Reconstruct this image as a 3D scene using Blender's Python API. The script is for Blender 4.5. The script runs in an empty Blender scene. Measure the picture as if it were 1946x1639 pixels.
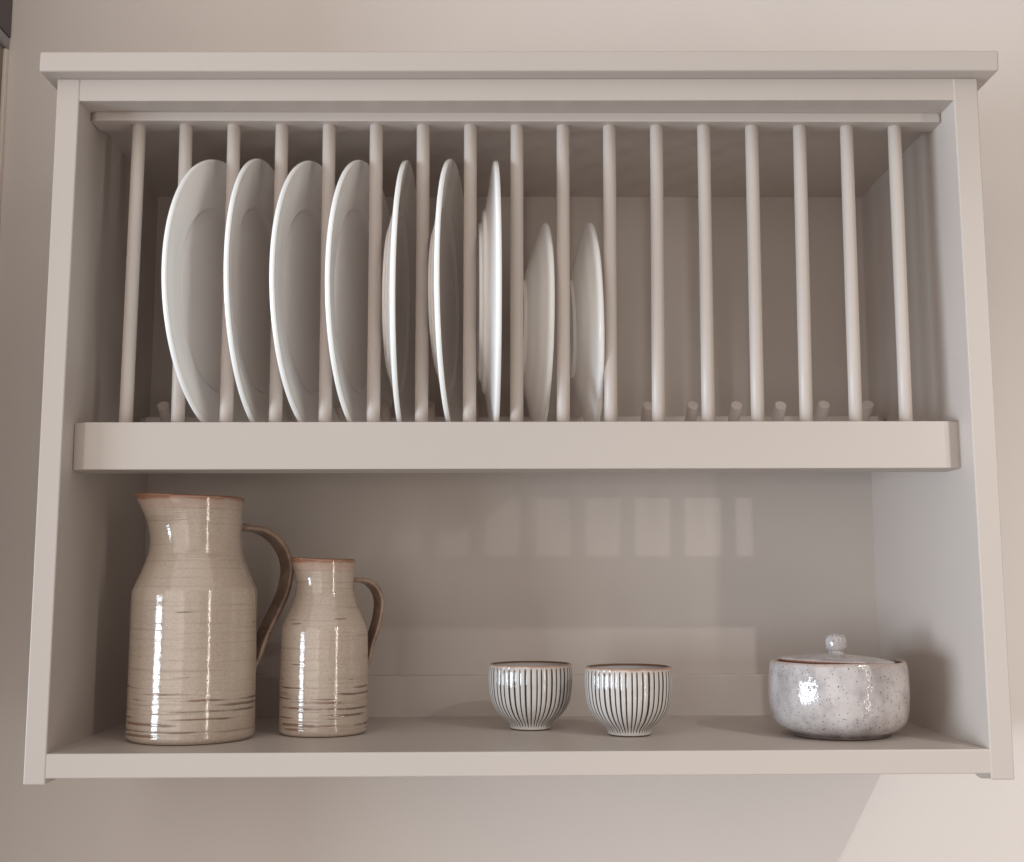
import bpy, bmesh, math, random
from mathutils import Vector, Matrix, noise

random.seed(7)
R_ = math.radians
scene = bpy.context.scene
COL = scene.collection

# ------------------------------------------------------------------ camera
CAM = Vector((-0.01863, -0.93918, 0.0))
PITCH, YAW, ROLL, FPX = 0.126235, -0.0131836, -0.0031921, 2276.489
cam = bpy.data.cameras.new('camera')
cam.sensor_fit = 'HORIZONTAL'
cam.sensor_width = 36.0
cam.lens = FPX / 1946.0 * 36.0
cam.clip_start = 0.02
cam.clip_end = 60.0
co = bpy.data.objects.new('camera', cam)
COL.objects.link(co)
cp, sp = math.cos(PITCH), math.sin(PITCH)
cy, sy = math.cos(YAW), math.sin(YAW)
cr, sr = math.cos(ROLL), math.sin(ROLL)


def cam_dir(xr, zr, d):
    X = cr * xr - sr * zr
    z2 = sr * xr + cr * zr
    Y = cp * d - sp * z2
    Z = sp * d + cp * z2
    return Vector((cy * X - sy * Y, sy * X + cy * Y, Z))


rt, up, fw = cam_dir(1, 0, 0), cam_dir(0, 1, 0), cam_dir(0, 0, 1)
M = Matrix((rt, up, -fw)).transposed().to_4x4()
M.translation = CAM
co.matrix_world = M
scene.camera = co

# ------------------------------------------------------------------ world
world = bpy.data.worlds.new('World')
scene.world = world
world.use_nodes = True
bg = world.node_tree.nodes['Background']
bg.inputs['Color'].default_value = (1.0, 0.90, 0.80, 1)
bg.inputs['Strength'].default_value = 0.115

scene.view_settings.view_transform = 'Standard'
scene.view_settings.look = 'None'
scene.view_settings.exposure = 0.235
scene.view_settings.gamma = 1.0
scene.cycles.max_bounces = 10
scene.cycles.diffuse_bounces = 6
scene.cycles.glossy_bounces = 4
scene.cycles.use_denoising = True
scene.cycles.sample_clamp_indirect = 6.0


# ------------------------------------------------------------------ lamps
def area(name, loc, target, w, h, watts, color):
    l = bpy.data.lights.new(name, 'AREA')
    l.shape = 'RECTANGLE'
    l.size, l.size_y = w, h
    l.energy = watts
    l.color = color
    o = bpy.data.objects.new(name, l)
    COL.objects.link(o)
    o.location = loc
    d = Vector(target) - Vector(loc)
    o.rotation_euler = d.to_track_quat('-Z', 'Y').to_euler()
    return o


# daylight from the kitchen window on the left (a wall cupboard cuts off part of it)
area('window_light', (-3.0, -1.375, -0.30), (0.0, -1.375, -0.30), 2.35, 0.72, 106, (0.76, 0.88, 1.0))
# the tall narrow gap of a door, right
area('door_gap_light', (1.9, -2.4, 0.15), (0.05, 0.0, 0.15), 0.08, 2.6, 13, (1.0, 0.93, 0.84))
# added fill lamps for light thrown back by far walls, ceiling, worktop and floor
area('far_wall_fill', (0.0, -3.0, 0.3), (0.0, 0.0, 0.1), 2.0, 1.5, 4.0, (1.0, 0.92, 0.84))
area('far_left_fill', (-1.5, -2.9, 0.4), (0.0, 0.0, 0.1), 2.2, 2.0, 17.0, (1.0, 0.94, 0.89))
area('ceiling_fill', (0.0, -1.9, 2.2), (0.0, 0.0, 0.1), 4.0, 2.4, 22.0, (1.0, 0.955, 0.915))
area('worktop_fill', (0.3, -2.0, -1.2), (0.0, 0.0, 0.1), 2.0, 1.0, 7.0, (1.0, 0.94, 0.89))
area('low_right_fill', (1.9, -0.9, -0.9), (0.0, 0.0, 0.1), 1.0, 0.8, 2.5, (0.95, 0.98, 1.0))
# small shaded pendant lamp, upper right, aimed down at the shelf
pl = bpy.data.lights.new('pendant_light', 'SPOT')
pl.energy = 14.5
pl.spot_size = R_(72)
pl.spot_blend = 0.9
pl.shadow_soft_size = 0.010
pl.color = (1.0, 0.97, 0.95)
po = bpy.data.objects.new('pendant_light', pl)
COL.objects.link(po)
po.location = (0.82, -0.93, 0.655)
po.rotation_euler = (Vector((0.46, 0.26, -0.72)) - Vector((0.82, -0.93, 0.655))).to_track_quat('-Z', 'Y').to_euler()


# ------------------------------------------------------------------ material helpers
def new_mat(name):
    m = bpy.data.materials.new(name)
    m.use_nodes = True
    nt = m.node_tree
    b = nt.nodes['Principled BSDF']
    return m, nt, b


class N:
    """tiny node helper"""

    def __init__(self, nt):
        self.nt = nt

    def __call__(self, typ, ins=None, **props):
        n = self.nt.nodes.new(typ)
        for k, v in props.items():
            setattr(n, k, v)
        for k, v in (ins or {}).items():
            if isinstance(v, bpy.types.NodeSocket):
                self.nt.links.new(v, n.inputs[k])
            else:
                n.inputs[k].default_value = v
        return n

    def math(self, op, a, b=0.0, c=0.0, clamp=False):
        n = self('ShaderNodeMath', {0: a, 1: b, 2: c}, operation=op, use_clamp=clamp)
        return n.outputs[0]

    def mix(self, fac, a, b, blend='MIX'):
        n = self.nt.nodes.new('ShaderNodeMix')
        n.data_type = 'RGBA'
        n.blend_type = blend
        for i, v in ((0, fac), (6, a), (7, b)):
            if isinstance(v, bpy.types.NodeSocket):
                self.nt.links.new(v, n.inputs[i])
            else:
                n.inputs[i].default_value = v if i == 0 else (*v, 1.0) if len(v) == 3 else v
        return n.outputs[2]

    def ramp(self, fac, lo, hi):
        n = self('ShaderNodeMapRange', {0: fac, 1: lo, 2: hi, 3: 0.0, 4: 1.0}, interpolation_type='SMOOTHSTEP')
        return n.outputs[0]

    def noise(self, vec, scale, detail=3.0, rough=0.5, dist=0.0):
        n = self('ShaderNodeTexNoise', {'Vector': vec, 'Scale': scale, 'Detail': detail, 'Roughness': rough, 'Distortion': dist})
        return n.outputs[0]

    def bump(self, height, strength, dist, normal=None):
        ins = {'Height': height, 'Strength': strength, 'Distance': dist}
        if normal is not None:
            ins['Normal'] = normal
        return self('ShaderNodeBump', ins).outputs[0]


def paint(name, col, rough=0.42, mottling=0.035, grain=0.00010, spec=0.5):
    m, nt, b = new_mat(name)
    n = N(nt)
    co_ = n('ShaderNodeTexCoord').outputs['Object']
    big = n.noise(co_, 5.0, 4.0, 0.6)
    c = n.mix(big, [x * (1 - mottling) for x in col], [min(1, x * (1 + mottling)) for x in col])
    nt.links.new(c, b.inputs['Base Color'])
    fine = n.noise(co_, 420.0, 3.0, 0.6)
    mid = n.noise(co_, 70.0, 2.0, 0.5)
    h = n.math('ADD', n.math('MULTIPLY', fine, 0.6), n.math('MULTIPLY', mid, 0.8))
    nt.links.new(n.bump(h, 0.55, grain), b.inputs['Normal'])
    r = n.math('ADD', n.math('MULTIPLY', big, 0.08), rough - 0.04)
    nt.links.new(r, b.inputs['Roughness'])
    b.inputs['Specular IOR Level'].default_value = spec
    return m


M_RACK = paint('rack_paint', (0.543, 0.476, 0.431), 0.40, spec=0.42)
M_WALL = paint('wall_paint', (0.770, 0.696, 0.652), 0.75, 0.03, 0.00036, 0.25)
M_CAULK = paint('grey_caulk', (0.33, 0.30, 0.27), 0.7)
M_TRIM = paint('trim_paint', (0.78, 0.70, 0.63), 0.5)
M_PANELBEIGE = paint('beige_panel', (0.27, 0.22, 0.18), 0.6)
M_BLIND = paint('dark_grey_cloth', (0.16, 0.135, 0.14), 0.85, 0.08, 0.0004, 0.1)
M_HEM = paint('pale_grey_hem', (0.36, 0.34, 0.34), 0.8, 0.06, 0.0004, 0.1)


def porcelain():
    m, nt, b = new_mat('white_porcelain')
    n = N(nt)
    c = n('ShaderNodeTexCoord').outputs['Object']
    v = n.noise(c, 14.0, 3.0, 0.6)
    nt.links.new(n.mix(v, (0.95, 0.90, 0.87), (0.965, 0.92, 0.895)), b.inputs['Base Color'])
    b.inputs['Roughness'].default_value = 0.13
    b.inputs['IOR'].default_value = 1.55
    # thin porcelain lets a little light through
    b.inputs['Subsurface Weight'].default_value = 0.8
    b.inputs['Subsurface Radius'].default_value = (1.0, 0.9, 0.8)
    b.inputs['Subsurface Scale'].default_value = 0.006
    nt.links.new(n.bump(n.noise(c, 30.0, 2.0), 0.25, 0.0006), b.inputs['Normal'])
    return m


M_PLATE = porcelain()


def jug_glaze(name, ztop, zlow, seed):
    """oatmeal glaze, rust rim, thrown ridges and broken brown lines near the foot"""
    m, nt, b = new_mat(name)
    n = N(nt)
    tc = n('ShaderNodeTexCoord').outputs['Object']
    sep = n('ShaderNodeSeparateXYZ', {0: tc})
    z = sep.outputs[2]
    # speckled oatmeal ground, slightly greener towards one side
    base = n.mix(n.noise(tc, 9.0, 4.0, 0.6), (0.505, 0.388, 0.312), (0.49, 0.415, 0.345))
    grain = n.noise(tc, 620.0, 3.0, 0.7)
    base = n.mix(n.ramp(grain, 0.45, 0.80), base, (0.37, 0.295, 0.23))
    # thin horizontal bands of tone
    mp = n('ShaderNodeMapping', {'Vector': tc, 'Location': (seed, seed * .7, 0), 'Scale': (9.0, 9.0, 420.0)}).outputs[0]
    band = n.noise(mp, 1.0, 3.0, 0.6)
    base = n.mix(n.math('MULTIPLY', n.ramp(band, 0.52, 0.72), 0.40), base, (0.29, 0.20, 0.14))
    # broken rust-brown lines scored into the body, closest together near the foot
    ang = n.math('ARCTAN2', sep.outputs[1], sep.outputs[0])
    rnd = random.Random(seed * 31)
    lines = None
    drift = n.math('MULTIPLY', n.math('SUBTRACT', n.noise(tc, 16.0, 2.0), 0.5), 0.0040)
    jit = n.math('MULTIPLY', n.math('SUBTRACT', n.noise(tc, 90.0, 2.0), 0.5), 0.0007)
    zz = n.math('ADD', n.math('ADD', z, drift), jit)
    hs = [0.006, 0.0095, 0.0145, 0.0185, 0.0235, 0.0275, 0.0315, 0.0355, 0.0395, 0.047, 0.060, 0.086, 0.094, 0.098]
    for k, h0 in enumerate(hs):
        h0 = h0 * zlow / 0.036 + rnd.uniform(-.0008, .0008)
        wav = n.noise(n('ShaderNodeCombineXYZ', {0: n.math('COSINE', ang), 1: n.math('SINE', ang), 2: k * 3.7 + seed}).outputs[0], 0.85 if k < 9 else 1.5, 2.5, 0.5)
        on = n.ramp(wav, 0.44 if k < 9 else 0.60, 0.60 if k < 9 else 0.72)
        th = n.math('ADD', 0.00018, n.math('MULTIPLY', on, rnd.uniform(.0004, .0010) if k < 9 else .0003))
        dz = n.math('ABSOLUTE', n.math('SUBTRACT', zz, h0))
        ln = n.math('MULTIPLY', n.math('SUBTRACT', 1.0, n('ShaderNodeMapRange', {0: n.math('DIVIDE', dz, th), 1: 0.55, 2: 1.25}).outputs[0]), on)
        lines = ln if lines is None else n.math('MAXIMUM', lines, ln)
    lcol = n.mix(n.ramp(n.noise(tc, 24.0, 2.0), 0.4, 0.62), (0.17, 0.062, 0.032), (0.055, 0.036, 0.026))
    base = n.mix(n.math('MULTIPLY', lines, 0.72), base, lcol)
    # rust rim where the glaze runs thin
    wob = n.math('MULTIPLY', n.math('SUBTRACT', n.noise(tc, 60.0, 3.0), 0.5), 0.005)
    rim = n.ramp(n.math('ADD', z, wob), ztop - 0.0034, ztop - 0.0008)
    base = n.mix(rim, base, (0.235, 0.100, 0.042))
    pink = n.ramp(n.math('ADD', z, wob), ztop - 0.013, ztop - 0.003)
    base = n.mix(n.math('MULTIPLY', pink, 0.35), base, (0.44, 0.25, 0.19))
    nt.links.new(base, b.inputs['Base Color'])
    b.inputs['Roughness'].default_value = 0.09
    b.inputs['IOR'].default_value = 1.65
    # ridges left by the thrower's fingers, stronger lower down, plus pinholes
    mp3 = n('ShaderNodeMapping', {'Vector': tc, 'Location': (0, 0, seed), 'Scale': (1.5, 1.5, 150.0)}).outputs[0]
    ridge = n.noise(mp3, 1.0, 2.0, 0.6)
    mp4 = n('ShaderNodeMapping', {'Vector': tc, 'Scale': (6.0, 6.0, 700.0)}).outputs[0]
    fine = n.noise(mp4, 1.0, 2.0, 0.6)
    amp = n.math('ADD', 0.35, n.math('MULTIPLY', n.ramp(z, zlow + 0.06, zlow - 0.01), 0.65))
    h = n.math('ADD', n.math('MULTIPLY', ridge, amp), n.math('MULTIPLY', fine, 0.10))
    h = n.math('ADD', h, n.math('MULTIPLY', n.noise(tc, 260.0, 2.0), 0.10))
    h = n.math('SUBTRACT', h, n.math('MULTIPLY', lines, 0.30))
    nt.links.new(n.bump(h, 0.8, 0.0012), b.inputs['Normal'])
    return m


def handle_glaze():
    m, nt, b = new_mat('brown_handle_glaze')
    n = N(nt)
    tc = n('ShaderNodeTexCoord').outputs['Object']
    v = n.noise(tc, 40.0, 4.0, 0.65)
    c = n.mix(n.ramp(v, 0.35, 0.7), (0.21, 0.135, 0.098), (0.35, 0.255, 0.195))
    g = n('ShaderNodeNewGeometry').outputs['Pointiness']
    c = n.mix(n.ramp(g, 0.53, 0.60), c, (0.40, 0.235, 0.17))
    nt.links.new(c, b.inputs['Base Color'])
    b.inputs['Roughness'].default_value = 0.16
    nt.links.new(n.bump(n.noise(tc, 180.0, 3.0), 0.4, 0.0006), b.inputs['Normal'])
    return m


M_HANDLE = handle_glaze()
NSTRIPE = 48


def stripe_glaze():
    m, nt, b = new_mat('ribbed_stripe_glaze')
    n = N(nt)
    tc = n('ShaderNodeTexCoord').outputs['Object']
    s = n('ShaderNodeSeparateXYZ', {0: tc})
    at = n.nt.nodes.new('ShaderNodeAttribute')
    at.attribute_name = 'groove'
    g = at.outputs['Fac']
    z = s.outputs[2]
    wn = n.math('MULTIPLY', n.math('SUBTRACT', n.noise(tc, 130.0, 3.0), 0.5), 0.5)
    base = n.mix(n.noise(tc, 60.0, 4.0), (0.55, 0.515, 0.485), (0.64, 0.605, 0.575))
    base = n.mix(n.ramp(n.math('ADD', g, n.math('MULTIPLY', wn, 0.35)), 0.18, 0.42), base, (0.042, 0.029, 0.024))
    wob = n.math('MULTIPLY', n.math('SUBTRACT', n.noise(tc, 150.0, 2.0), 0.5), 0.0025)
    rim = n.ramp(n.math('ADD', z, wob), 0.0549, 0.0560)
    base = n.mix(rim, base, (0.42, 0.24, 0.16))
    halo = n.ramp(n.math('ADD', z, wob), 0.0490, 0.0558)
    base = n.mix(n.math('MULTIPLY', halo, 0.30), base, (0.36, 0.20, 0.13))
    foot = n.ramp(z, 0.0012, 0.0005)
    base = n.mix(foot, base, (0.06, 0.045, 0.04))
    nt.links.new(base, b.inputs['Base Color'])
    b.inputs['Roughness'].default_value = 0.07
    nt.links.new(n.bump(n.noise(tc, 160.0, 2.0), 0.35, 0.0007), b.inputs['Normal'])
    return m


def plain_glaze(name, c0, c1, rough=0.1, scale=40.0, bump=0.0008):
    m, nt, b = new_mat(name)
    n = N(nt)
    tc = n('ShaderNodeTexCoord').outputs['Object']
    nt.links.new(n.mix(n.noise(tc, scale, 4.0, 0.6), c0, c1), b.inputs['Base Color'])
    b.inputs['Roughness'].default_value = rough
    nt.links.new(n.bump(n.noise(tc, 120.0, 3.0), 0.3, bump), b.inputs['Normal'])
    return m


M_STRIPE = stripe_glaze()
M_INNER = plain_glaze('grey_inner_glaze', (0.52, 0.48, 0.48), (0.63, 0.59, 0.59), 0.06)
M_LIP = plain_glaze('dark_brown_lip', (0.10, 0.055, 0.035), (0.20, 0.10, 0.06), 0.2, 90.0)
M_TERRA = plain_glaze('bare_terracotta', (0.20, 0.075, 0.045), (0.29, 0.13, 0.085), 0.75, 70.0)


def speckle_glaze(name, zfoot=None, zrim=None):
    m, nt, b = new_mat(name)
    n = N(nt)
    tc = n('ShaderNodeTexCoord').outputs['Object']
    z = n('ShaderNodeSeparateXYZ', {0: tc}).outputs[2]
    v = n.noise(tc, 42.0, 5.0, 0.68)
    base = n.mix(n.ramp(v, 0.32, 0.66), (0.335, 0.295, 0.288), (0.520, 0.476, 0.464))
    blush = n.noise(tc, 26.0, 2.0)
    base = n.mix(n.math('MULTIPLY', n.ramp(blush, 0.52, 0.72), 0.35), base, (0.52, 0.42, 0.38))
    pits = None
    for sc, rad, keep in ((250.0, 0.22, 0.66), (430.0, 0.27, 0.50)):
        vo = n('ShaderNodeTexVoronoi', {'Vector': tc, 'Scale': sc})
        sel = n('ShaderNodeSeparateXYZ', {0: vo.outputs['Color']}).outputs[0]
        dot = n.ramp(vo.outputs['Distance'], rad, rad * 0.45)
        dot = n.math('MULTIPLY', dot, n.ramp(sel, keep, keep + 0.06))
        pits = dot if pits is None else n.math('MAXIMUM', pits, dot)
    base = n.mix(n.math('MULTIPLY', pits, 0.82), base, (0.11, 0.062, 0.045))
    if zfoot is not None:
        wob = n.math('MULTIPLY', n.math('SUBTRACT', n.noise(tc, 110.0, 3.0), 0.5), 0.008)
        zz = n.math('ADD', z, wob)
        base = n.mix(n.math('MULTIPLY', n.ramp(zz, zfoot + 0.0055, zfoot + 0.001), 0.85), base, (0.14, 0.10, 0.085))
    if zrim is not None:
        wob = n.math('MULTIPLY', n.math('SUBTRACT', n.noise(tc, 90.0, 3.0), 0.5), 0.004)
        zz = n.math('ADD', z, wob)
        base = n.mix(n.math('MULTIPLY', n.ramp(zz, zrim - 0.0030, zrim - 0.0004), 0.6), base, (0.38, 0.265, 0.205))
    nt.links.new(base, b.inputs['Base Color'])
    b.inputs['Roughness'].default_value = 0.10
    h = n.math('SUBTRACT', n.math('MULTIPLY', n.noise(tc, 75.0, 3.0, 0.6), 1.0), n.math('MULTIPLY', pits, 0.35))
    nt.links.new(n.bump(h, 0.55, 0.0016), b.inputs['Normal'])
    return m


# ------------------------------------------------------------------ mesh helpers
def link(name, bm, mats, parent=None, smooth=False):
    me = bpy.data.meshes.new(name)
    bm.normal_update()
    bm.to_mesh(me)
    bm.free()
    for m in (mats if isinstance(mats, (list, tuple)) else [mats]):
        me.materials.append(m)
    if smooth:
        for p in me.polygons:
            p.use_smooth = True
    o = bpy.data.objects.new(name, me)
    COL.objects.link(o)
    if parent is not None:
        o.parent = parent
    return o


def thing(name, label, cat, loc=(0, 0, 0), rot=(0, 0, 0), group=None):
    o = bpy.data.objects.new(name, None)
    o.empty_display_size = 0.03
    COL.objects.link(o)
    o.location = loc
    o.rotation_euler = rot
    o['label'] = label
    o['category'] = cat
    if group:
        o['group'] = group
    return o


def hexa(c, bevel=0.0008, seg=2):
    """c: eight corners, bottom loop then top loop"""
    bm = bmesh.new()
    v = [bm.verts.new(p) for p in c]
    for f in ((0, 3, 2, 1), (4, 5, 6, 7), (0, 1, 5, 4), (1, 2, 6, 5), (2, 3, 7, 6), (3, 0, 4, 7)):
        bm.faces.new([v[i] for i in f])
    bmesh.ops.recalc_face_normals(bm, faces=bm.faces)
    if bevel:
        bmesh.ops.bevel(bm, geom=bm.edges[:], offset=bevel, segments=seg, affect='EDGES', profile=0.5)
    return bm


def box(x0, x1, y0, y1, z0, z1, bevel=0.0008, seg=2):
    return hexa([(x0, y0, z0), (x1, y0, z0), (x1, y1, z0), (x0, y1, z0),
                 (x0, y0, z1), (x1, y0, z1), (x1, y1, z1), (x0, y1, z1)], bevel, seg)


def prism(poly, z0, z1, bevel=0.0008):
    """poly in XY extruded in Z"""
    bm = bmesh.new()
    a = [bm.verts.new((x, y, z0)) for x, y in poly]
    b = [bm.verts.new((x, y, z1)) for x, y in poly]
    n = len(poly)
    bm.faces.new(a[::-1])
    bm.faces.new(b)
    for i in range(n):
        bm.faces.new([a[i], a[(i + 1) % n], b[(i + 1) % n], b[i]])
    bmesh.ops.recalc_face_normals(bm, faces=bm.faces)
    if bevel:
        bmesh.ops.bevel(bm, geom=bm.edges[:], offset=bevel, segments=2, affect='EDGES', profile=0.5)
    return bm


def rod(p0, p1, r, seg=28, bev=0.0006, wob=0.0):
    bm = bmesh.new()
    p0, p1 = Vector(p0), Vector(p1)
    d = (p1 - p0)
    L = d.length
    q = d.to_track_quat('Z', 'Y')
    rings = []
    prof = [(0.0, r - bev), (bev, r)] + [(L * t, r) for t in (0.2, 0.4, 0.6, 0.8)] + [(L - bev, r), (L, r - bev)]
    for h, rr in prof:
        k = 1 + wob * noise.noise(Vector((p0.x * 91, h * 22, 3.1)))
        rings.append([bm.verts.new(p0 + q @ Vector((rr * k * math.cos(2 * math.pi * i / seg), rr * k * math.sin(2 * math.pi * i / seg), h))) for i in range(seg)])
    for a, b in zip(rings[:-1], rings[1:]):
        for i in range(seg):
            f = bm.faces.new([a[i], a[(i + 1) % seg], b[(i + 1) % seg], b[i]])
            f.smooth = True
    bm.faces.new(rings[0][::-1])
    bm.faces.new(rings[-1])
    return bm


def spline(pts, n):
    """Catmull-Rom through pts (tuples), n samples per span"""
    out = []
    P = [Vector(p) for p in pts]
    P = [2 * P[0] - P[1]] + P + [2 * P[-1] - P[-2]]
    for i in range(1, len(P) - 2):
        p0, p1, p2, p3 = P[i - 1:i + 3]
        for k in range(n):
            t = k / n
            out.append(0.5 * ((2 * p1) + (p2 - p0) * t + (2 * p0 - 5 * p1 + 4 * p2 - p3) * t * t + (3 * p1 - p0 - 3 * p2 + p3) * t ** 3))
    out.append(P[-2])
    return out


def lathe(profile, seg=96, rfun=None, matfun=None, attr=None):
    """profile list of (r, z); closed at both ends when r == 0"""
    bm = bmesh.new()
    lay = bm.verts.layers.float.new(attr[0]) if attr else None
    rings = []
    for j, (r, z) in enumerate(profile):
        if r <= 1e-6:
            rings.append([bm.verts.new((0, 0, z))])
            continue
        ring = []
        for i in range(seg):
            t = 2 * math.pi * i / seg
            rr, zz = rfun(r, z, t, j) if rfun else (r, z)
            v = bm.verts.new((rr * math.cos(t), rr * math.sin(t), zz))
            if lay is not None:
                v[lay] = attr[1](t, j)
            ring.append(v)
        rings.append(ring)
    for j, (a, b) in enumerate(zip(rings[:-1], rings[1:])):
        for i in range(seg):
            k = (i + 1) % seg
            if len(a) == 1 and len(b) == 1:
                continue
            if len(a) == 1:
                f = bm.faces.new([a[0], b[k], b[i]])
            elif len(b) == 1:
                f = bm.faces.new([a[i], a[k], b[0]])
            else:
                f = bm.faces.new([a[i], a[k], b[k], b[i]])
            f.smooth = True
            if matfun:
                f.material_index = matfun(j)
    bmesh.ops.recalc_face_normals(bm, faces=bm.faces)
    return bm


# ------------------------------------------------------------------ setting
YB = 0.2514          # front of the back panel
YW = 0.2634          # wall
wl = link('wall', box(-3.0, 3.0, YW, YW + 0.12, -2.0, 2.2, 0), M_WALL)
wl['kind'] = 'structure'

# ------------------------------------------------------------------ the plate rack
rack = thing('plate_rack', 'greige painted wooden wall rack with upright dowels over an open shelf', 'plate rack', (0, YW, -0.15))
OFF = Vector((0, -YW, 0.15))


def part(name, bm, mat=M_RACK, parent=rack, smooth=False):
    bmesh.ops.translate(bm, verts=bm.verts, vec=OFF)
    return link(name, bm, mat, parent, smooth)


ZF, ZT = -0.1278, 0.3925          # shelf floor, ceiling of the upper bay
ZS0, ZS1 = -0.1508, 0.4098        # side panel ends
part('side_panel', hexa([(-0.3780, 0, ZS0), (-0.3613, 0, ZS0), (-0.3656, YW - .0005, ZS0), (-0.3780, YW - .0005, ZS0),
                         (-0.3767, 0, ZS1), (-0.3583, 0, ZS1), (-0.3646, YW - .0005, ZS1), (-0.3767, YW - .0005, ZS1)], 0.0010))
part('side_panel', hexa([(0.3602, 0, ZS0), (0.3784, 0, ZS0), (0.3784, YW - .0005, ZS0), (0.3560, YW - .0005, ZS0),
                         (0.3586, 0, .4122), (0.3787, 0, .4123), (0.3787, YW - .0005, .4123), (0.3581, YW - .0005, .4122)], 0.0010))
part('back_panel', box(-0.370, 0.362, YB, YW - 0.001, -0.145, 0.4085, 0))
part('top_rail', hexa([(-0.3592, .0006, .3912), (0.3594, .0006, .3935), (0.3594, .020, .3935), (-0.3592, .020, .3912),
                       (-0.3592, .0006, .4098), (0.3594, .0006, .4122), (0.3594, .020, .4122), (-0.3592, .020, .4098)], 0.0006))
part('top_panel', box(-0.3670, 0.3600, 0.0203, YB + .002, 0.3934, 0.4090, 0))
part('shelf', box(-0.3665, 0.3620, 0.0005, YB + .002, -0.1463, ZF, 0.0009))
part('batten', box(-0.3668, 0.3575, 0.2441, YB + .002, ZF - .002, -0.0888, 0.0010))
part('cornice', hexa([(-0.3864, -0.0145, 0.4098), (0.3908, -0.0145, 0.4124), (0.3908, YW - .0005, 0.4124), (-0.3864, YW - .0005, 0.4098),
                      (-0.3862, -0.0145, 0.4266), (0.3914, -0.0145, 0.4298), (0.3914, YW - .0005, 0.4298), (-0.3862, YW - .0005, 0.4266)], 0.0016, 3))


def chamfered(x0, x1, y0, y1, c, d):
    return [(x0, y1), (x0, y0 + d), (x0 + c, y0), (x1 - c, y0), (x1, y0 + d), (x1, y1)]


part('dowel_rail', prism(chamfered(-0.3588, 0.3606, 0.028, 0.0516, 0.0045, 0.004), 0.3856, 0.3936, 0.0009))
part('front_rail', prism(chamfered(-0.3603, 0.3600, 0.022, 0.057, 0.0105, 0.0055), 0.0912, 0.1297, 0.0008))
part('rear_rail', prism(chamfered(-0.3600, 0.3555, 0.1935, 0.2135, 0.008, 0.008), 0.1110, 0.1580, 0.0012))

DX = [(-.3208, -.3230), (-.2813, -.2803), (-.2408, -.2407), (-.2002, -.2003), (-.1601, -.1595), (-.1201, -.1199),
      (-.0803, -.0803), (-.0402, -.0408), (-.0006, -.0018), (.0386, .0367), (.0781, .0760), (.1183, .1154),
      (.1586, .1566), (.1996, .1976), (.2406, .2378), (.2808, .2789), (.3219, .3207)]
for xt, xb in DX:
    part('dowel', rod((xb, 0.040, 0.1285), (xt, 0.040, 0.3868), 0.0055, 28, 0.0004, 0.035))
EL = R_(38)
for i in range(17):
    x = -0.3205 + i * (0.6415 / 16) + random.uniform(-.0007, .0007)
    L = 0.070
    tip = Vector((x, 0.140 + random.uniform(-.001, .001), 0.1610 + random.uniform(-.0005, .0005)))
    part('peg', rod(tip + Vector((0, L * math.cos(EL), -L * math.sin(EL))), tip, 0.0053, 24, 0.0007))


fb = hexa([(.3520, .0012, -.1502), (.3604, .0012, -.1500), (.3604, .0100, -.1500), (.3535, .0100, -.1490),
           (.3490, .0012, -.1462), (.3604, .0012, -.1462), (.3604, .0100, -.1462), (.3500, .0100, -.1462)], 0.0007)
for v in fb.verts:
    v.co += Vector((noise.noise(v.co * 300), noise.noise(v.co * 310 + Vector((5, 0, 0))), noise.noise(v.co * 290 + Vector((0, 9, 0))))) * 0.0006
part('caulk', fb, M_CAULK)


# ------------------------------------------------------------------ plates
def dinner_profile(R):
    # (r, x): x = 0 is the rim plane, negative is the back; face first, centre to rim, then back to foot
    face = [(0, -11.2), (.30, -11.2), (.52, -11.1), (.60, -10.9), (.640, -10.1), (.656, -8.6), (.668, -7.5), (.69, -6.9), (.74, -5.7), (.85, -2.9), (.95, -0.7), (.985, 0.2)]
    edge = [(.996, 0.1), (1.0, -1.1), (.997, -2.9), (.984, -4.0)]
    back = [(.93, -5.2), (.80, -7.4), (.70, -9.4), (.665, -10.3), (.650, -12.2), (.62, -13.2), (.585, -13.7),
            (.572, -14.1), (.562, -15.6), (.546, -16.3), (.526, -16.0), (.514, -14.4), (.30, -14.0), (0, -14.0)]
    return [(r * R, x / 1000) for r, x in face + edge + back]


def bowl_profile(R):
    face = [(0, -15.0), (.25, -15.0), (.42, -14.2), (.56, -12.0), (.68, -8.4), (.80, -4.6), (.90, -1.6), (.965, 0.1)]
    edge = [(.986, 0.3), (1.0, -1.3), (.997, -3.3), (.975, -4.9)]
    back = [(.90, -7.2), (.82, -9.9), (.70, -13.0), (.62, -15.4), (.54, -17.3), (.485, -18.2), (.470, -18.6),
            (.462, -20.4), (.445, -21.0), (.425, -20.4), (.415, -18.0), (.25, -17.5), (0, -17.5)]
    return [(r * R, x / 1000) for r, x in face + edge + back]


def plate_bm(prof):
    pts = spline([(r, x, 0) for r, x in prof], 3)
    return lathe([(max(0.0, p.x), p.y) for p in pts[:-1]] + [(0.0, pts[-1].y)], 128)


def place_plate(mesh, c, psi, phi, label, group, spin):
    o = bpy.data.objects.new('plate', mesh)
    COL.objects.link(o)
    n = Vector((math.cos(psi) * math.cos(phi), math.sin(psi) * math.cos(phi), math.sin(phi)))
    q = n.to_track_quat('Z', 'Y')
    o.matrix_world = Matrix.Translation(c) @ q.to_matrix().to_4x4() @ Matrix.Rotation(spin, 4, 'Z')
    o['label'] = label
    o['category'] = 'plate'
    o['group'] = group


def mesh_of(name, bm):
    me = bpy.data.meshes.new(name)
    bm.to_mesh(me)
    bm.free()
    me.materials.append(M_PLATE)
    return me


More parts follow.
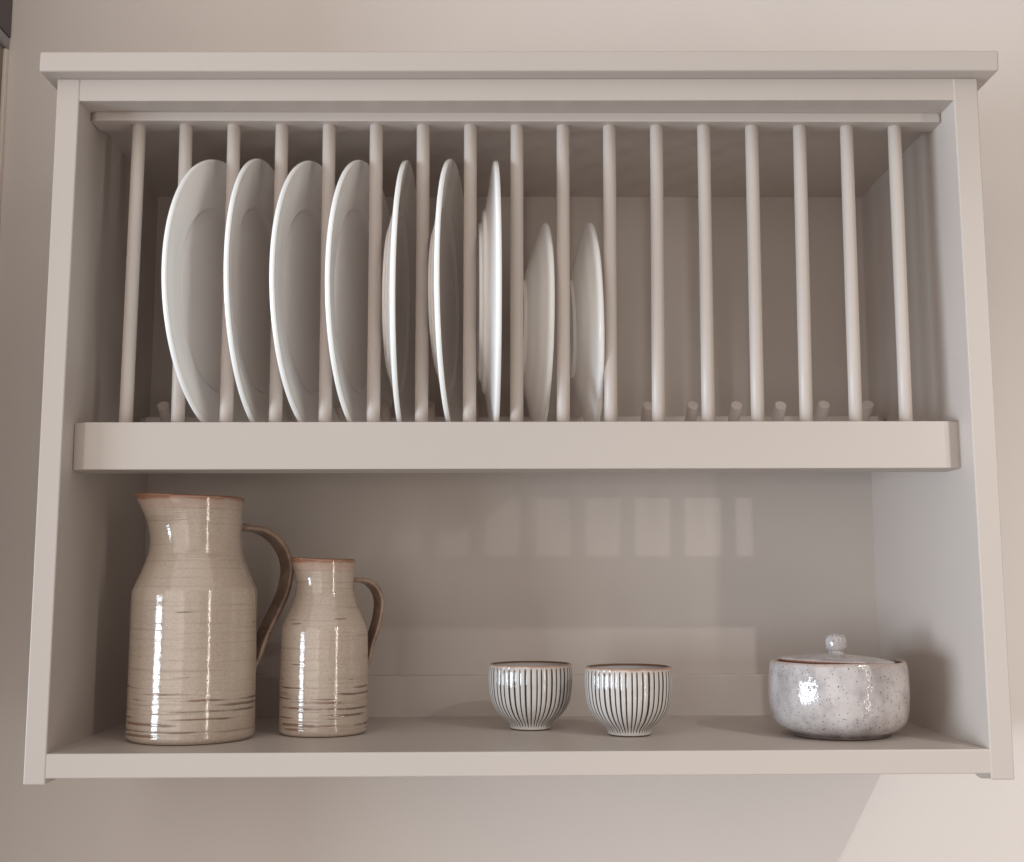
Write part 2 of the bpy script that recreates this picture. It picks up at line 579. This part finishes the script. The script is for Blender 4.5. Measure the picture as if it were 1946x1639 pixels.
RB = 0.1215
K = RB / 0.124
dm = mesh_of('dinner_plate', plate_bm(dinner_profile(RB)))
G1 = 'large white dinner plates standing in the rack'
for k, (x, dz, psi, phi, lab) in enumerate([
    (-.2562, .0000, -.1961, .0045, 'white dinner plate at the left end of the row, its face turned furthest outward'),
    (-.2206, .0006, -.0808, .0127, 'large white plate second from left, between the third and fourth dowels'),
    (-.1738, -.0011, -.1711, -.0018, 'large white plate third from left, face turned outward, above the space between the jugs'),
    (-.1324, -.0004, -.1478, -.0131, 'large white plate fourth from left, last one showing its pale hollow face'),
    (-.0962, -.0010, -.0187, -.0138, 'large white plate fifth from left, first to show its stepped back, dark narrow face'),
    (-.0538, .0005, -.0818, -.0008, 'large white plate sixth from left, stepped back and narrow dark face both seen'),
    (-.0183, -.0012, .0325, .0021, 'large white plate seen exactly edge on, last large one beside the two small plates'),
]):
    p = CAM + (Vector((x, .1098, .2501 + dz)) - CAM) * K
    place_plate(dm, p, psi, phi, lab, G1, k * 1.3)
sm = mesh_of('small_plate', plate_bm(bowl_profile(0.095)))
G2 = 'small white bowl plates standing in the rack'
place_plate(sm, Vector((.0240, .1167, .2255)), .0547, -.0158, 'small white deep plate next to the edge-on large plate', G2, .4)
place_plate(sm, Vector((.0677, .1167, .2262)), .0194, .0238, 'small white deep plate at the right end of the row, before the empty slots', G2, 2.0)


# ------------------------------------------------------------------ jugs
def jug(loc, prof, zrim, az, spout_r, spout_z0, spout_w, zlow, hpts, hw, ht, seed, label, wall=0.0042):
    t = thing('jug', label, 'jug', loc, (0, 0, az), 'oatmeal glazed stoneware jugs on the shelf')
    # in local axes the handle points to +X and the spout to -X
    pts = spline([(r, z, 0) for r, z in prof], 6)
    outer = [(p.x, p.y) for p in pts]
    inner = [(max(r - wall, 0.002), z) for r, z in outer if z > 0.006][::-1]
    rt_ = outer[-1][0]
    full = [(0, 0.0012), (prof[0][0] * 0.86, 0.0012), (prof[0][0] * 0.93, 0.0)] + outer + \
           [(rt_ - wall * 0.2, zrim + 0.0009), (rt_ - wall * 0.55, zrim + 0.0012), (rt_ - wall * 0.85, zrim + 0.0006)] + inner + [(0, 0.006)]

    def rf(r, z, a, j):
        d = abs(a - math.pi)          # spout on the side opposite the handle
        w = math.exp(-(d / spout_w) ** 2)
        k = max(0.0, min(1.0, (z - spout_z0) / (zrim - spout_z0)))
        g = spout_r * (k ** 2.2) * w
        lift = 0.0018 * (k ** 4) * w
        # the thrown wall is never a perfect circle
        o = 1 + 0.0030 * noise.noise(Vector((math.cos(a) * 1.3, math.sin(a) * 1.3, z * 9 + seed)))
        o += 0.0022 * noise.noise(Vector((seed, 4.2, z * 130)))
        return r * o + g, z + lift

    body = lathe(full, 128, rf)
    m = jug_glaze('oatmeal_glaze_%d' % seed, zrim, zlow, seed * 1.7)
    link('body', body, m, t, True)
    # strap handle
    path = spline([(r, z, 0) for r, z in hpts], 7)
    bm = bmesh.new()
    sec = []
    ns = 20
    for i in range(ns):
        a = 2 * math.pi * i / ns
        ca, sa = math.cos(a), math.sin(a)
        e = 0.55
        sx = math.copysign(abs(ca) ** e, ca) * hw / 2
        sz = math.copysign(abs(sa) ** e, sa) * ht / 2
        if abs(ca) < 0.62:
            sz *= 0.80       # shallow groove along the middle
        sec.append((sx, sz))
    rings = []
    for i, p in enumerate(path):
        a = path[max(i - 1, 0)]
        b = path[min(i + 1, len(path) - 1)]
        tan = (b - a).normalized()
        nor = Vector((-tan.y, tan.x, 0))
        f = i / (len(path) - 1)
        wk = 1.06 - 0.10 * math.sin(f * math.pi) - 0.12 * f + 0.25 * max(0, (0.06 - f) / 0.06)
        tk = 1.0 + 0.35 * max(0, (0.10 - f) / 0.10) - 0.30 * max(0, (f - 0.8) / 0.2)
        ring = []
        for sx, sz in sec:
            q = p + nor * sz * tk
            ring.append(bm.verts.new((q.x, sx * wk, q.y)))
        rings.append(ring)
    for a, b in zip(rings[:-1], rings[1:]):
        for i in range(ns):
            f = bm.faces.new([a[i], a[(i + 1) % ns], b[(i + 1) % ns], b[i]])
            f.smooth = True
    bm.faces.new(rings[0])
    bm.faces.new(rings[-1][::-1])
    bmesh.ops.recalc_face_normals(bm, faces=bm.faces)
    link('handle', bm, M_HANDLE, t)
    return t


Z0 = ZF + 0.0002
jug((-0.2748, 0.0911, Z0),
    [(.0500, .0004), (.0524, .0035), (.0525, .0120), (.0523, .0440), (.0522, .0755), (.0521, .1000), (.0520, .1130), (.0514, .1225),
     (.0482, .1302), (.0434, .1417), (.0396, .1530), (.0380, .1640), (.0378, .1750), (.0382, .1870), (.0388, .1975), (.0392, .1998)],
    .1998, R_(38), .0155, .152, 0.62, .040,
    [(.0340, .1772), (.0440, .1764), (.0593, .1746), (.0725, .1678), (.0821, .1567), (.0866, .1445), (.0863, .1333), (.0825, .1182), (.0726, .0982), (.0633, .0805), (.0570, .0640), (.0515, .0530)],
    .0225, .0058, 1, 'tall oatmeal glazed stoneware jug with brown strap handle, the larger of the two')
jug((-0.1687, 0.1226, Z0),
    [(.0360, .0004), (.0381, .0030), (.0382, .0120), (.0381, .0440), (.0378, .0650), (.0377, .0790), (.0374, .0880),
     (.0358, .0940), (.0327, .1012), (.0292, .1088), (.0264, .1172), (.0251, .1250), (.0249, .1320), (.0253, .1400), (.0258, .1462), (.0261, .1478)],
    .1478, R_(33), .0062, .112, 0.60, .036,
    [(.0225, .1310), (.0277, .1310), (.0361, .1306), (.0435, .1276), (.0496, .1212), (.0526, .1134), (.0527, .1055), (.0510, .0952), (.0477, .0846), (.0436, .0740), (.0405, .0620), (.0375, .0540)],
    .0175, .0050, 2, 'small oatmeal glazed stoneware jug with rust rim, right of the tall jug', 0.0036)


# ------------------------------------------------------------------ striped cups
def cup(loc, s, label, spin):
    t = thing('cup', label, 'cup', loc, (0, 0, spin), 'striped handleless cups on the shelf')
    prof = [(.0174, .0006), (.0182, .0012), (.0186, .0040), (.0205, .0066), (.0268, .0118), (.0310, .0168), (.0342, .0225), (.0362, .0300),
            (.0371, .0385), (.0373, .0450), (.0371, .0510), (.0367, .0548), (.0365, .0560)]
    pts = spline([(r * s, z * s, 0) for r, z in prof], 4)
    outer = [(p.x, p.y) for p in pts]
    seg = NSTRIPE * 10

    def groove(a):
        f = (a * NSTRIPE / (2 * math.pi) + 0.09 * math.sin(a * 5 + spin * 9) + 0.06 * math.sin(a * 13 + spin * 4) + 0.04 * math.sin(a * 29)) % 1.0
        d = abs(f - 0.5) * 2            # 1 at the groove, 0 on the rib
        return max(0.0, (d - 0.56) / 0.44)

    ztop = prof[-1][1] * s

    def fade(z):
        return max(0.0, min(1.0, (ztop - 0.0010 - z) / 0.002)) * max(0.0, min(1.0, (z - 0.0016) / 0.003))

    def rf(r, z, a, j):
        g = groove(a) * fade(z)
        rib = 1 - (abs(((a * NSTRIPE / (2 * math.pi)) % 1.0) - 0.5) * 2) ** 2
        return r - 0.00042 * (g ** 0.8) + 0.00003 * rib * fade(z), z

    body = lathe(outer, seg, rf, None, ('groove', lambda a, j: groove(a) * fade(outer[j][1])))
    link('body', body, M_STRIPE, t, True)
    wall = 0.0020
    ri = outer[-1][0]
    lip = lathe([(ri - .00002, ztop - .0003), (ri + .00006, ztop + .0001), (ri - .0004, ztop + .0006), (ri - .0009, ztop + .0006), (ri - wall + .0002, ztop + .0001), (ri - wall - .0002, ztop - .0010)], 128,
                None, lambda j: 0 if j < 3 else 1)
    link('lip', lip, [M_STRIPE_LIP, M_LIP], t, True)
    inn = [(r - wall, z) for r, z in outer if z > 0.006 and z < ztop - .0012][::-1]
    inner = lathe([(ri - wall - .0002, ztop - .0010)] + inn + [(0, 0.006)], 96)
    link('inside', inner, M_INNER, t, True)
    foot = lathe([(0, 0.0011), (.0150 * s, .0011), (.0158 * s, 0.0), (.0174 * s, 0.0), (.0176 * s, .0009)], 96)
    link('foot', foot, M_LIP, t, True)
    return t


M_STRIPE_LIP = plain_glaze('tan_lip_glaze', (0.27, 0.14, 0.085), (0.47, 0.33, 0.25), 0.12, 110.0)
cup((0.0114, 0.1440, Z0), 1.0, 'black and white ribbed cup nearer the jugs, set further back', 0.11)
cup((0.0938, 0.0990, Z0), 1.004, 'black and white ribbed cup nearer the lidded pot, set further forward', 0.62)

# ------------------------------------------------------------------ lidded pot
pot = thing('sugar_pot', 'wide speckled grey white stoneware pot with knobbed lid, right end of shelf', 'pot', (0.2702, 0.0894, Z0), (0, 0, 0.5))
pp = [(.0345, .0), (.0382, .0004), (.0390, .0018), (.0420, .0034), (.0482, .0064), (.0530, .0108), (.0556, .0165), (.0570, .0235), (.0577, .0335), (.0576, .0455),
      (.0569, .0540), (.0560, .0595), (.0553, .0612), (.0543, .0620), (.0530, .0614), (.0522, .0590), (.0520, .0500), (.0515, .0300), (.0470, .0130), (.0330, .0070), (0, .0065)]
pts = spline([(r, z, 0) for r, z in pp], 4)


def potf(r, z, a, j):
    k = 1 + 0.008 * noise.noise(Vector((math.cos(a) * 1.6, math.sin(a) * 1.6, z * 22)))
    zz = z + 0.0007 * noise.noise(Vector((math.cos(a) * 1.2 + 5, math.sin(a) * 1.2, 1.0))) * (z / 0.06)
    return r * k, zz


M_POT = speckle_glaze('speckled_pot_glaze', 0.0, 0.0615)
npot = [(max(0.0, p.x), p.y) for p in pts[:-1]]
cut = next(i for i, (r, z) in enumerate(npot) if i > 30 and z < 0.0595 and r < 0.0535)
link('body', lathe([(0, 0.0008)] + npot + [(0.0, pts[-1].y)], 128, potf, lambda j: 1 if j >= cut else 0), [M_POT, M_TERRA], pot, True)
lid = bpy.data.objects.new('lid', None)
lp = [(0, .0015), (.030, .0012), (.0455, .0006), (.0470, .0009), (.0478, .0018), (.0474, .0027), (.0462, .0034), (.0430, .0042), (.034, .0056), (.020, .0070), (.009, .0078), (0, .0079)]
lpts = spline([(r, z, 0) for r, z in lp], 4)
M_LID = speckle_glaze('speckled_lid_glaze')
nl = [(max(0.0, p.x), p.y) for p in lpts[:-1]]
lcut = next(i for i, (r, z) in enumerate(nl) if z > 0.0021 and r > .045)
lid = link('lid', lathe(nl + [(0.0, lpts[-1].y)], 96, lambda r, z, a, j: (r * (1 + 0.006 * noise.noise(Vector((math.cos(a), math.sin(a), 7)))), z), lambda j: 1 if j < lcut else 0), [M_LID, M_TERRA], pot, True)
lid.location = (0.0, 0.0, 0.0598)
kn = [(.0076, .0070), (.0068, .0082), (.0064, .0092), (.0064, .0101), (.0074, .0110), (.0086, .0132), (.0089, .0160), (.0087, .0188), (.0078, .0214), (.0060, .0233), (.0034, .0244), (.0014, .0247), (0, .02475)]
kpts = spline([(r, z, 0) for r, z in kn], 4)
knob = link('knob', lathe([(max(0.0, p.x), p.y) for p in kpts[:-1]] + [(0.0, kpts[-1].y)], 64,
                          lambda r, z, a, j: (r * (1 + 0.02 * noise.noise(Vector((math.cos(a) * 1.5, math.sin(a) * 1.5, z * 120)))), z)), M_LID, lid, True)
# the lid sits a little askew: left edge raised
WR = Matrix.Rotation(0.5, 4, 'Z').inverted() @ Matrix.Rotation(R_(2.1), 4, 'Y') @ Matrix.Rotation(R_(-1.0), 4, 'X')
lid.rotation_euler = WR.to_euler()
sh = Matrix.Rotation(-0.5, 4, 'Z') @ Vector((-0.0016, -0.0020, 0))
lid.location = (sh.x, sh.y, 0.0596)

# ------------------------------------------------------------------ what shows at the left edge of the wall
cb = thing('cupboard', 'shaded beige wall cupboard with dark grey top, cut off at the left edge', 'cupboard', (-0.532, YW, 0))
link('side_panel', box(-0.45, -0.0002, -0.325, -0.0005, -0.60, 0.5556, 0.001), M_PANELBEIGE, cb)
link('scribe_strip', hexa([(.0006, -0.0075, -.60), (.0058, -0.0075, -.60), (.0058, -0.0004, -.60), (.0006, -0.0004, -.60),
                           (-.0004, -0.0075, .5552), (.0036, -0.0075, .5552), (.0036, -0.0004, .5552), (-.0004, -0.0004, .5552)], 0.0012), M_TRIM, cb)
cbm = box(-0.45, 0.0042, -0.329, -0.0006, 0.5560, 0.5686, 0.0025)
link('cornice', cbm, M_HEM, cb)
link('upper_box', box(-0.45, 0.0048, -0.325, -0.0005, 0.5690, 0.80, 0.001), M_BLIND, cb)
